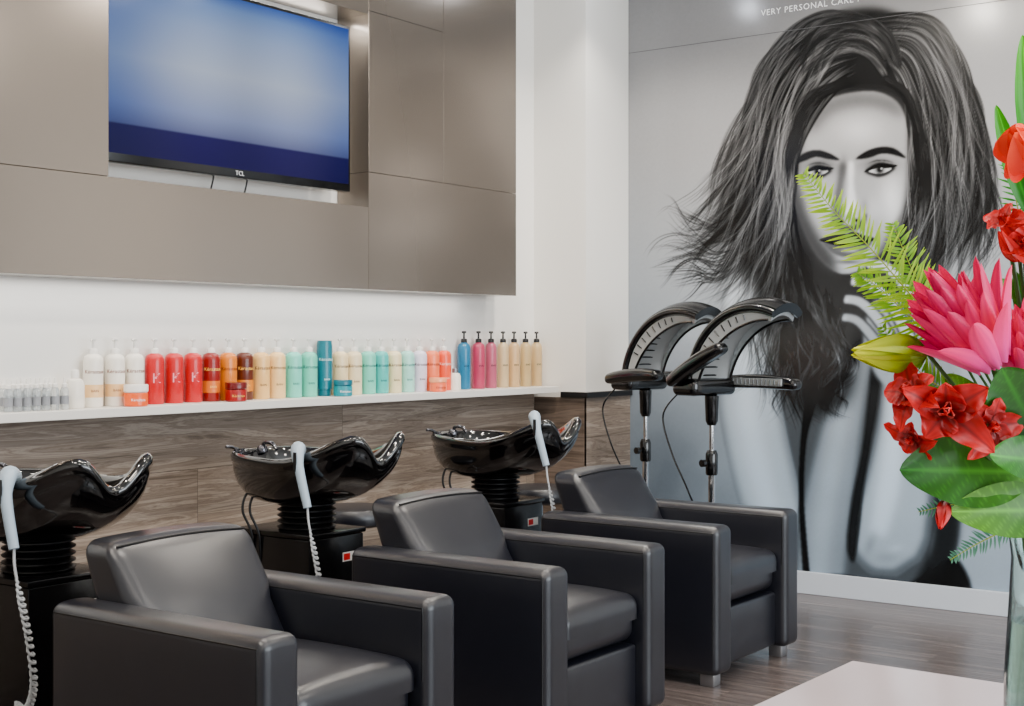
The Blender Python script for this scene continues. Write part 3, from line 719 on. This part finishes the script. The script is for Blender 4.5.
# ------------------------------------------------------------------ hair products on the shelf
def bx(px,Y=4.40):
    l=(px-512)/FP; dx=c_+l*s_; dy=s_-l*c_; return Y/dy*dx
Mpw=mat('white_pump_plastic',(236,234,230),.35); Mpb=mat('black_pump_plastic',(22,22,24),.3)
def pump_me():
    return join_me(lathe_me([(.017,0),(.017,.016),(.014,.020),(.0055,.022),(.0045,.05),(0,.05)],18),
      xf(rbox_me(.018,.020,.012,.004,seg=2,inner=2),Matrix.Translation((0,0,.055))),
      tube_me([Vector((0,0,.057)),Vector((-.018,-.014,.057)),Vector((-.027,-.022,.050))],.0036,8))
PM=pump_me(); PM2=pump_me()
bodies={}
def body(kind,h,r):
    k=(kind,h,r)
    if k not in bodies:
        if kind=='pump': pr_=[(0,0),(r*.93,0),(r,.006),(r,h*.84),(r*.97,h*.90),(r*.84,h*.955),(r*.5,h*.99),(.014,h),(0,h)]
        elif kind=='jar': pr_=[(0,0),(r*.9,0),(r,.005),(r,h-.003),(r*.97,h),(0,h)]
        elif kind=='tube': pr_=[(0,.0),(r*.8,0),(r*.85,.03),(r,.032),(r*.98,h*.9),(r*.9,h),(0,h)]
        bodies[k]=lathe_me(pr_,32)
    return bodies[k]
txt_cache={}
def wrap_text(s,size,r):
    k=(s,size,r)
    if k not in txt_cache:
        m=text_me(s,size,.0002)
        for v in m.vertices:
            a=v.co.x/r-.45; rr=r+.0007+v.co.z; y=v.co.y
            v.co=Vector((rr*math.sin(a),-rr*math.cos(a),y))
        txt_cache[k]=m
    return txt_cache[k]
def band(r,z0,z1):
    k=('b',r,z0,z1)
    if k not in txt_cache: txt_cache[k]=lathe_me([(r-.001,z0),(r+.0004,z0),(r+.0004,z1),(r-.001,z1)],32,cap=False)
    return txt_cache[k]
def colmat(c,tr=0,rough=.3): return mat('plastic_%d_%d_%d_%d'%(c[0],c[1],c[2],int(tr*10)),c,rough,trans=tr,coat=.2)
TS={1:.056,3:.020,4:.011,9:.0205}
def bottle(px,color,lab,kind='pump',h=.205,r=.038,pump='w',text='Kérastase',tc=(90,60,50),Y=4.40,tr=0,bandc=None,group='pump bottles of hair product on the shelf',k2=True):
    rt_=root('pump_bottle' if kind=='pump' else 'product_tube',lab,'bottle',(bx(px,Y),Y,SZ+.0004),group=group)
    obj('bottle_body',body(kind,h,r),colmat(color,tr),parent=rt_)
    if kind=='pump': obj('pump',PM if pump=='w' else PM2,Mpw if pump=='w' else Mpb,parent=rt_,loc=(0,0,h-.001),label='black pump dispenser' if pump=='b' else 'white pump dispenser')
    if bandc: obj('label_band',band(r,h*.18,h*.42),colmat(bandc,0,.5),parent=rt_)
    if text:
        tm=colmat(tc,0,.5)
        obj('lettering',wrap_text(text,TS[len(text)],r),tm,parent=rt_,loc=(0,0,h*.66 if len(text)>3 else h*.5),smooth=False)
        if k2:
            obj('lettering',wrap_text('BAIN',.013,r),tm,parent=rt_,loc=(0,0,h*.30),smooth=False)
    return rt_
W_=(240,236,228); RED=(176,6,44); CRM=(230,196,144); MINT=(128,204,186); TEAL=(0,116,128)
OB=(120,56,22)
bottle(93,W_,'white pump bottle with amber lettering and band',tc=OB,bandc=(226,196,156))
bottle(115,W_,'white pump bottle with amber lettering and band',tc=OB,bandc=(226,196,156))
bottle(134.5,W_,'white pump bottle behind a low orange-labelled jar',tc=OB)
for x in (154.5,174,193): bottle(x,RED,'crimson pump bottle with a pale K',text='K',tc=(236,170,182),k2=False)
bottle(211,(130,24,16),'dark red and amber pump bottle with band',tc=(245,200,120),bandc=(196,120,34))
bottle(228,(200,130,24),'golden amber pump bottle with dark lettering',tc=(110,40,20))
bottle(244.5,(94,46,16),'brown and gold pump bottle behind a red jar',tc=(240,200,120),bandc=(190,130,44))
bottle(261,CRM,'cream pump bottle with fine lettering'); bottle(277,(236,208,162),'cream pump bottle with fine lettering')
bottle(293.5,(138,210,196),'mint pump bottle with fine lettering',tc=(20,90,90)); bottle(309,MINT,'mint pump bottle with fine lettering',tc=(20,90,90))
bottle(324.5,TEAL,'tall deep teal tube standing on its cap',kind='tube',h=.255,r=.037,tc=(220,245,245))
bottle(340,(236,220,186),'pale cream pump bottle behind a teal jar'); bottle(354,(232,220,192),'pale cream pump bottle with dark lettering')
bottle(368,(134,206,190),'mint pump bottle with fine lettering',tc=(20,90,90)); bottle(381,(100,188,182),'aqua pump bottle with fine lettering',tc=(20,80,90))
bottle(394,(234,222,190),'pale cream pump bottle with dark lettering'); bottle(407,(178,222,212),'pale aqua pump bottle with fine lettering',tc=(40,110,110))
bottle(419.5,(228,222,234),'white-lilac pump bottle with fine lettering'); bottle(432,(232,142,108),'peach pump bottle behind a peach jar',tc=(120,40,30)); bottle(444,(220,106,76),'coral pump bottle with pale lettering',tc=(250,230,220))
B=[(464,(60,140,172),'pale blue'),(478.5,(196,92,124),'dusty pink'),(491,(200,124,146),'dusty pink'),(503,(234,216,184),'pale beige'),(514,(236,210,172),'pale beige'),(525.5,(226,206,166),'pale amber'),(536.5,(230,208,170),'pale amber')]
for x,cc,nm in B: bottle(x,cc,nm+' bottle with black pump dispenser',h=.245,r=.035 if x<485 else .031,pump='b',text='evo',tc=(40,40,44),tr=.4 if x>495 else .3,group='coloured bottles with black pumps',k2=False)
def jar(px,c,lid,lab,h=.062,r=.045,Y=4.308,tc=(255,255,255)):
    rt_=root('product_jar',lab,'jar',(bx(px,Y),Y,SZ+.0004),group='low product jars on the shelf')
    obj('jar_body',body('jar',h*.62,r),colmat(c),parent=rt_)
    obj('lid',xf(body('jar',h*.37,r*1.02).copy(),Matrix.Translation((0,0,h*.625))),colmat(lid),parent=rt_)
    obj('lettering',wrap_text('Kérastase',.0145,r),colmat(tc,0,.5),parent=rt_,loc=(0,0,h*.3),smooth=False)
jar(136,(214,110,40),(244,240,236),'low jar with orange label and white lid',h=.085,r=.046)
jar(236,(140,10,22),(100,10,16),'low dark red jar with gold lettering',h=.08,tc=(240,200,120))
jar(343,(10,140,150),(6,110,124),'low teal jar in front of cream bottles',h=.075,r=.043)
jar(438,(230,130,96),(240,178,146),'low peach jar with paler lid',h=.07,r=.043,tc=(150,60,50))
r1=root('lotion_bottle','small plain white bottle with screw cap','bottle',(bx(75,4.36),4.36,SZ+.0004))
obj('bottle_body',lathe_me([(0,0),(.032,0),(.035,.005),(.035,.09),(.028,.108),(.013,.115),(0,.115)],28),colmat(W_),parent=r1)
obj('cap',lathe_me([(.015,.115),(.015,.14),(.011,.146),(0,.147)],20),Mpw,parent=r1)
r1=root('lotion_bottle','small white bottle with silver cap','bottle',(bx(455,4.36),4.36,SZ+.0004))
obj('bottle_body',lathe_me([(0,0),(.028,0),(.030,.005),(.030,.07),(.024,.085),(.013,.09),(0,.09)],28),colmat(W_),parent=r1)
obj('cap',lathe_me([(.015,.09),(.015,.112),(0,.113)],20),Msil,parent=r1)
Mclr=mat('clear_plastic',(232,236,238),.12,trans=.75,ior=1.3)
vb=None
for i in range(13):
    row=i%2; x=bx(3+i*4.7,4.36); Y=4.33+row*.06
    if vb is None:
        vb=root('treatment_vial','small clear vial with white nozzle cap','vial',(x,Y,SZ+.0004),group='clear treatment vials')
        obj('vial_body',lathe_me([(0,0),(.014,0),(.016,.004),(.016,.07),(.012,.08),(.008,.083),(0,.083)],20),Mclr,parent=vb)
        obj('vial_label',lathe_me([(.0155,.02),(.0165,.02),(.0165,.05),(.0155,.05)],20,cap=False),mat('grey_print',(150,152,156),.5),parent=vb)
        obj('nozzle_cap',lathe_me([(.010,.083),(.010,.095),(.005,.098),(.003,.118),(0,.119)],16),Mpw,parent=vb)
    else: dup(vb,(x,Y,SZ+.0004))
# ------------------------------------------------------------------ reception table
Mtop=mat('white_stone_top',(238,226,228),.22,noise=(5,.04),coat=.3)
tb=root('table','white stone-topped table with the flower vase on it','table',(1.845,.352,0),(0,0,math.radians(-1.5)))
obj('table_top',box_me(-.60,.60,-.65,.65,.72,.75,.004),Mtop,parent=tb)
for sx in (-1,1):
    for sy in (-1,1): obj('leg',box_me(sx*.53-.025,sx*.53+.025,sy*.58-.025,sy*.58+.025,0,.7195,.003),Msil,parent=tb,label='square metal leg')
# ------------------------------------------------------------------ vase and flowers
VD=1.95
def spot(px,py,d=VD): return Vector((0,0,CAMH))+Fv*d+Rv*((px-512)/FP*d)+Uv*((HZ-py)/FP*d)
vc=spot(1050,340); vc.z=.7505
vs=root('vase','tall clear glass vase with water and stems','vase',tuple(vc))
gl=mat('clear_glass',(240,250,248),.02,trans=1,ior=1.45)
vp=[(0,.0),(.062,0),(.064,.004),(.062,.12),(.056,.22),(.052,.29),(.056,.325),(.0545,.326),(.0495,.29),(.0525,.22),(.058,.12),(.060,.02),(0,.018)]
obj('glass_body',lathe_me(vp,48,cap=False),gl,parent=vs)
obj('water',lathe_me([(0,.0185),(.0592,.0205),(.0572,.12),(.0528,.20),(0,.20)],40),mat('water',(225,240,232),.0,trans=1,ior=1.33),parent=vs)
Mstem=mat('stem_green',(62,100,34),.5)
def blade(bm,lay,base,d,up,L,W,bend,cA,cB,prof=1.0,cup=.3,ns=12,ms=4,twist=0,wave=0,edge=None,stemw=0,rib=1.18,pw=.8,veins=0,ph=0):
    d=d.normalized(); up=(up-d*up.dot(d)).normalized(); side=d.cross(up).normalized(); rows=[]
    for i in range(ns+1):
        t=i/ns; ctr=base+d*L*t+up*(bend*L*t*t)
        w=W*.5*(math.sin(PI*min(1,t**prof*.995+.005))**pw)+stemw*(1-t)
        a=twist*t; sd=side*math.cos(a)+up*math.sin(a)
        row=[]
        for j in range(-ms,ms+1):
            s=j/ms; p=ctr+sd*(w*s)+up*(cup*w*s*s+wave*W*math.sin(t*17+ph+j*.6)*abs(s))
            v=bm.verts.new(p); k=t
            col=[cA[q]*(1-k)+cB[q]*k for q in range(3)]
            if veins and abs(s)>.01:
                if ((t-.22*abs(s))*veins)%1<.16: col=[min(255,x*1.10+3) for x in col]
                else: col=[x*(.90+.10*(1-abs(s))) for x in col]
            if abs(s)<.01 and ms>2: col=[min(255,x*rib) for x in col]
            elif ms>3 and not veins: col=[x*(.94+.07*(j%2)) for x in col]
            if edge and abs(s)>.9: col=[col[q]*.5+edge[q]*.5 for q in range(3)]
            v[lay]=(*lin(col),1)
            row.append(v)
        rows.append(row)
    for a,b_ in zip(rows[:-1],rows[1:]):
        for j in range(2*ms): bm.faces.new((a[j],a[j+1],b_[j+1],b_[j]))
def nbm():
    bm=bmesh.new(); return bm,bm.verts.layers.float_color.new('Col')
def fin(name,bm,m,parent,sol=.0006):
    me=bpy.data.meshes.new(name); bm.to_mesh(me); bm.free(); o=obj(name,me,m,parent=parent,smooth=False)
    for p in me.polygons: p.use_smooth=True
    return o
MP=vcol_mat('petal',.45,translu=.18); ML=vcol_mat('leaf',.42,coat=.05,translu=.12); MFn=vcol_mat('fern_leaf',.5,translu=.40)
def stem(parent,base,j=0,rad=.004):
    o=Vector(parent.location); mouth=vc+Vector((random.uniform(-.03,.03),random.uniform(-.03,.03),.31)); bot=vc+Vector((random.uniform(-.03,.03),random.uniform(-.03,.03),.03))
    P=catmull([base-o,(base*.45+mouth*.55)-o+Vector((0,0,.015)),mouth-o,bot-o],8)
    obj('stem',tube_me(P,rad,8),Mstem,parent=parent)
def frame(d):
    d=d.normalized(); a=d.orthogonal().normalized(); return d,a,d.cross(a)
def protea(base,d,L,lab,n=(9,12,14,10),open_=(.12,.30,.48,.66)):
    r=root('protea',lab,'flower',tuple(base)); d,a,b_=frame(d)
    bm,lay=nbm()
    for ri,(nn,op) in enumerate(zip(n,open_)):
        for i in range(nn):
            an=2*PI*(i+.5*ri)/nn+random.uniform(-.12,.12); rad=a*math.cos(an)+b_*math.sin(an)
            dd=(d+rad*op*random.uniform(.85,1.15)); ll=L*(1-.07*ri)*random.uniform(.9,1.08); k=random.uniform(.88,1.05)
            blade(bm,lay,rad*(.010+.005*ri),dd,-rad,ll,L*.215,.14*(1 if ri<3 else -.1),(246*k,110*k,180*k),(222*k,16*k,122*k),prof=.80,cup=.75,ns=14,ms=4,rib=.95,pw=.62)
    fin('petals',bm,MP,r)
    bm,lay=nbm()
    for i in range(50):
        an=random.uniform(0,2*PI); rr=random.uniform(0,.014); rad=a*math.cos(an)+b_*math.sin(an)
        blade(bm,lay,rad*rr,d+rad*.12,-rad,L*.55,.006,0,(236,140,186),(250,214,224),ns=4,ms=1)
    fin('flower_centre',bm,MP,r); stem(r,base,rad=.006); return r
upv=lambda x,y,z=0: (Rv*x+Uv*y+Fv*z)
protea(spot(994,364,1.86),upv(-.60,.76,-.20),.155,'large pink protea with pointed petals opening wide')
protea(spot(1034,386,1.90),upv(-.14,.9,-.30),.125,'pink protea half open above glossy leaves',open_=(.10,.24,.40,.5))
def orchid(base,d,S,lab,cA=(120,2,16),cB=(200,10,34)):
    r=root('orchid',lab,'flower',tuple(base)); d,a,b_=frame(d); bm,lay=nbm(); o0=random.uniform(0,1.2)
    for i in range(5):
        an=2*PI*i/5+o0+random.uniform(-.2,.2); rad=a*math.cos(an)+b_*math.sin(an); f=(1.15,.8)[i%2]*random.uniform(.85,1.15)
        blade(bm,lay,rad*.003+d*(.004 if i%2 else 0),rad+d*random.uniform(.2,.8),d,S*f,S*random.uniform(.75,1.05),random.uniform(-.5,-.05),cA,cB,prof=random.uniform(.55,.75),cup=random.uniform(.1,.6),wave=.06,ph=random.uniform(0,6),edge=(226,110,110) if i%2 else None,ms=5,ns=16,pw=.6,rib=.75)
    fin('petals',bm,MP,r)
    bm,lay=nbm()
    for i in range(3):
        an=2*PI*i/3; rad=a*math.cos(an)+b_*math.sin(an)
        blade(bm,lay,Vector((0,0,0)),d+rad*.45,-rad,S*.5,S*.42,.3,(90,0,10),(214,40,50),cup=.8,wave=.12,edge=(250,200,180),ms=4)
    fin('lip',bm,MP,r); stem(r,base,rad=.0035); return r
orchid(spot(912,394,1.84),upv(-.75,.5,-.55),.046,'dark red orchid bloom facing outward at the spray tip')
orchid(spot(946,412,1.81),upv(-.25,.15,-.98),.054,'dark red orchid bloom with pale frilled edges')
orchid(spot(914,436,1.86),upv(-.7,-.5,-.5),.034,'small dark red orchid bloom lower on the spray')
orchid(spot(988,426,1.83),upv(.3,-.1,-.97),.044,'dark red orchid bloom tucked beside a leaf')
orchid(spot(1006,222,1.95),upv(-.7,.6,-.4),.032,'small bright red bloom high in the arrangement',(170,4,20),(216,16,34))
orchid(spot(1024,244,1.93),upv(-.3,.2,-.9),.036,'small bright red bloom high in the arrangement',(170,4,20),(216,16,34))
def leaf(base,d,up,L,W,bend,lab,cA=(40,90,20),cB=(90,150,40),cup=.25,name='leaf',prof=.85,wave=.012,stm=True,pw=.62,veins=9):
    r=root(name,lab,'leaf' ,tuple(base)); bm,lay=nbm(); blade(bm,lay,Vector((0,0,0)),d,up,L,W,bend,cA,cB,cup=cup,prof=prof,ns=56,ms=8,wave=wave,pw=pw,rib=1.3,veins=veins)
    fin('leaf_blade',bm,ML,r)
    if stm: stem(r,base,rad=.0028)
    return r
leaf(spot(1030,472,1.86),upv(-1,.04,-.15),upv(.05,.25,-1),.182,.104,-.06,'broad green leaf spreading over the vase rim',cA=(96,142,60),cB=(44,98,32),prof=.9)
leaf(spot(1060,510,1.85),upv(-1,.02,-.2),upv(-.1,.25,-.97),.155,.076,-.08,'broad pale green leaf over the vase rim',cA=(56,104,30),cB=(116,160,70))
leaf(spot(1040,440,1.84),upv(-.5,.8,-.2),upv(-.3,.1,-.95),.12,.10,.06,'broad dark green leaf beside the blooms',cA=(22,66,16),cB=(52,110,32))
leaf(spot(1055,462,1.83),upv(-.95,.1,-.2),upv(0,.3,-.95),.10,.06,.05,'small glossy green leaf under the orchid spray',cA=(30,84,20),cB=(70,132,36))
leaf(spot(985,420,1.90),upv(-.55,.6,.0),upv(-.2,.4,-.85),.085,.045,.1,'small bright green leaf behind the orchid',cA=(60,120,20),cB=(130,174,44))
leaf(spot(1035,345,1.96),upv(-.25,1,0),upv(-.5,0,-.85),.11,.03,.1,'narrow green leaf between the blooms')
leaf(spot(1036,300,1.98),upv(-.9,.35,0),upv(0,.3,-.95),.07,.03,.1,'narrow green leaf above the protea',cA=(40,110,20),cB=(90,160,40))
leaf(spot(1032,165,1.98),upv(-.08,1,0),upv(-.3,0,-.95),.185,.034,.10,'tall upright green strap leaf',cA=(34,116,12),cB=(104,188,36),cup=.6,veins=0)
leaf(spot(1030,215,1.97),upv(-.30,1,0),upv(-.5,0,-.85),.165,.030,.05,'tall upright green strap leaf',cA=(34,116,12),cB=(86,174,30),cup=.6,veins=0)
leaf(spot(1044,180,1.99),upv(.05,1,0),upv(-.3,0,-.95),.15,.03,.10,'tall upright green strap leaf',cA=(30,104,12),cB=(96,178,38),cup=.6,veins=0)
def bud(base,d,L,Wd,cA,cB,lab,name='lily_bud'):
    r=root(name,lab,'flower bud',tuple(base)); d,a,b_=frame(d); bm,lay=nbm()
    for i in range(5):
        an=2*PI*i/5; rad=a*math.cos(an)+b_*math.sin(an)
        blade(bm,lay,Vector((0,0,0)),d+rad*Wd/L*1.9,rad,L,Wd*1.3,-Wd/L*1.7,cA,cB,prof=.8,cup=-.35)
    fin('petals',bm,MP,r); stem(r,base,rad=.003)
bud(spot(928,354,1.88),upv(-1,.02,-.1),.080,.042,(116,150,14),(204,204,24),'closed yellow-green lily bud')
bud(spot(1030,166,1.92),upv(-.5,.3,-.8),.055,.062,(230,60,36),(248,104,60),'coral orange bud beneath strap leaves',name='tulip_bud')
bud(spot(945,500,1.84),upv(-.3,-.8,-.5),.035,.016,(140,0,30),(190,10,40),'small crimson bud hanging below the leaves',name='flower_bud')
bud(spot(1020,262,1.94),upv(-.55,.7,-.2),.045,.02,(170,6,30),(206,14,34),'small crimson bud above the protea',name='flower_bud')
def fern(base,pts,Lf,lab,cA,cB,n=34,name='fern_frond',lw=.0042):
    r=root(name,lab,'fern',tuple(base)); P=catmull([p-base for p in pts],12)
    bm=bmesh.new(); tube_bm(bm,P,lambda t:.0014-.0009*t,6); obj('midrib',bm2me(bm),mat('fern_rib',(140,154,24),.5),parent=r)
    bm,lay=nbm(); N=len(P)
    for i in range(n):
        t=.06+.93*i/n; k=t*(N-1); k0=int(k); p=P[k0].lerp(P[min(k0+1,N-1)],k-k0); tg=(P[min(k0+1,N-1)]-P[max(k0-1,0)]).normalized()
        nrm=(-Fv+Rv*.15).normalized(); sd=tg.cross(nrm).normalized()
        ll=Lf*math.sin(PI*min(1,.12+.86*t))**.7*(1-.35*t)+.004
        for sg in (-1,1):
            d=sd*sg+tg*random.uniform(.4,.75)+nrm*random.uniform(-.35,.4)
            blade(bm,lay,p,d,nrm,ll*random.uniform(.8,1.12),lw,-.22*random.random(),cA,cB,ns=6,ms=1,cup=.1,prof=.7)
    fin('leaflets',bm,MFn,r); stem(r,base,rad=.002)
YG=(124,160,10); YG2=(186,206,44)
fern(spot(955,345,1.96),[spot(955,345,1.96),spot(915,300,1.96),spot(872,250,1.97),spot(835,212,1.98),spot(802,172,2.0)],.056,'arching yellow-green fern frond reaching past the protea',YG,YG2,n=48)
fern(spot(985,372,1.97),[spot(985,372,1.97),spot(945,320,1.97),spot(915,275,1.98),spot(892,222,2.0)],.052,'yellow-green fern frond behind the protea',(100,144,12),(170,198,44),n=42)
fern(spot(965,352,1.98),[spot(965,352,1.98),spot(920,326,1.98),spot(884,292,1.99),spot(856,272,2.0)],.044,'light green fern frond under the longest frond',(104,150,16),(170,200,50),n=36)
fern(spot(1010,420,1.95),[spot(1010,420,1.95),spot(960,398,1.95),spot(920,372,1.95),spot(880,325,1.97)],.034,'short green fern frond under the lily bud',(80,126,24),(146,174,46),n=36)
fern(spot(1035,515,1.92),[spot(1035,515,1.92),spot(1005,530,1.92),spot(975,545,1.92),spot(950,560,1.92)],.022,'fine blue-green fern sprig below the leaves',(74,120,100),(110,150,130),n=24,lw=.0035)
fern(spot(1040,500,1.88),[spot(1040,500,1.88),spot(990,500,1.88),spot(950,505,1.88),spot(918,512,1.88)],.018,'fine blue-green fern sprig beside the broad leaf',(74,120,100),(110,150,130),n=24,lw=.003)
fern(spot(1040,240,2.0),[spot(1040,240,2.0),spot(1020,215,2.0),spot(1012,170,2.0),spot(1005,130,2.0)],.025,'fine green fern sprig among strap leaves',(40,110,24),(90,160,50),n=24,lw=.0035)
# ------------------------------------------------------------------ lights
def area(name,loc,rot,sx,sy,e,col=(1,1,1)):
    l=bpy.data.lights.new(name,'AREA'); l.shape='RECTANGLE'; l.size=sx; l.size_y=sy; l.energy=e; l.color=col
    o=bpy.data.objects.new(name,l); link(o); o.location=loc; o.rotation_euler=rot; return o
area('daylight_window',(2.9,Y0-.12,1.7),(PI/2,0,0),5.2,2.3,290,(.88,.945,1))
for x in (1.0,3.0,5.0):
    for y in (0.2,2.2): area('ceiling_lamp',(x,y,CZ-.02),(0,0,0),.35,.35,30,(1,.92,.82))
def spotl(loc,tgt,e,ang,col=(1,.90,.78),r=.04):
    l=bpy.data.lights.new('downlight','SPOT'); l.energy=e; l.spot_size=math.radians(ang); l.spot_blend=.7; l.color=col; l.shadow_soft_size=r
    o=bpy.data.objects.new('downlight',l); link(o); o.location=loc; o.rotation_euler=(Vector(tgt)-Vector(loc)).to_track_quat('-Z','Y').to_euler()
for x in (1.6,3.0,4.4,5.6): spotl((x,3.3,CZ-.03),(x,3.9,0),95,110)
spotl((5.27,2.54,CZ-.03),(6.4,2.4,1.2),115,120,(1,.94,.86)); spotl((6.1,3.73,CZ-.03),(6.3,3.6,0),60,120,(1,.94,.86))
for p,e,cc in (((5.27,2.54,CZ-.04),9,(1,.86,.6)),((6.1,3.70,CZ-.04),6,(.85,.9,1))):
    l=bpy.data.lights.new('bulb','POINT'); l.energy=e; l.color=cc; l.shadow_soft_size=.045; o=bpy.data.objects.new('bulb',l); link(o); o.location=p
area('shelf_wall_fill',(2.4,4.36,1.578),(0,0,0),6.6,.05,11,(1,.97,.93))  # added fill lamp brightening the white wall over the shelf, no visible fitting
area('niche_wall_fill',(4.04,4.42,2.84),(0,0,0),1.3,.03,4,(1,.97,.93))  # extra fill lamp added to lift the grey wall behind the television
w=bpy.data.worlds.new('world'); bpy.context.scene.world=w; w.use_nodes=True
w.node_tree.nodes['Background'].inputs[0].default_value=(.85,.92,1,1); w.node_tree.nodes['Background'].inputs[1].default_value=1.2
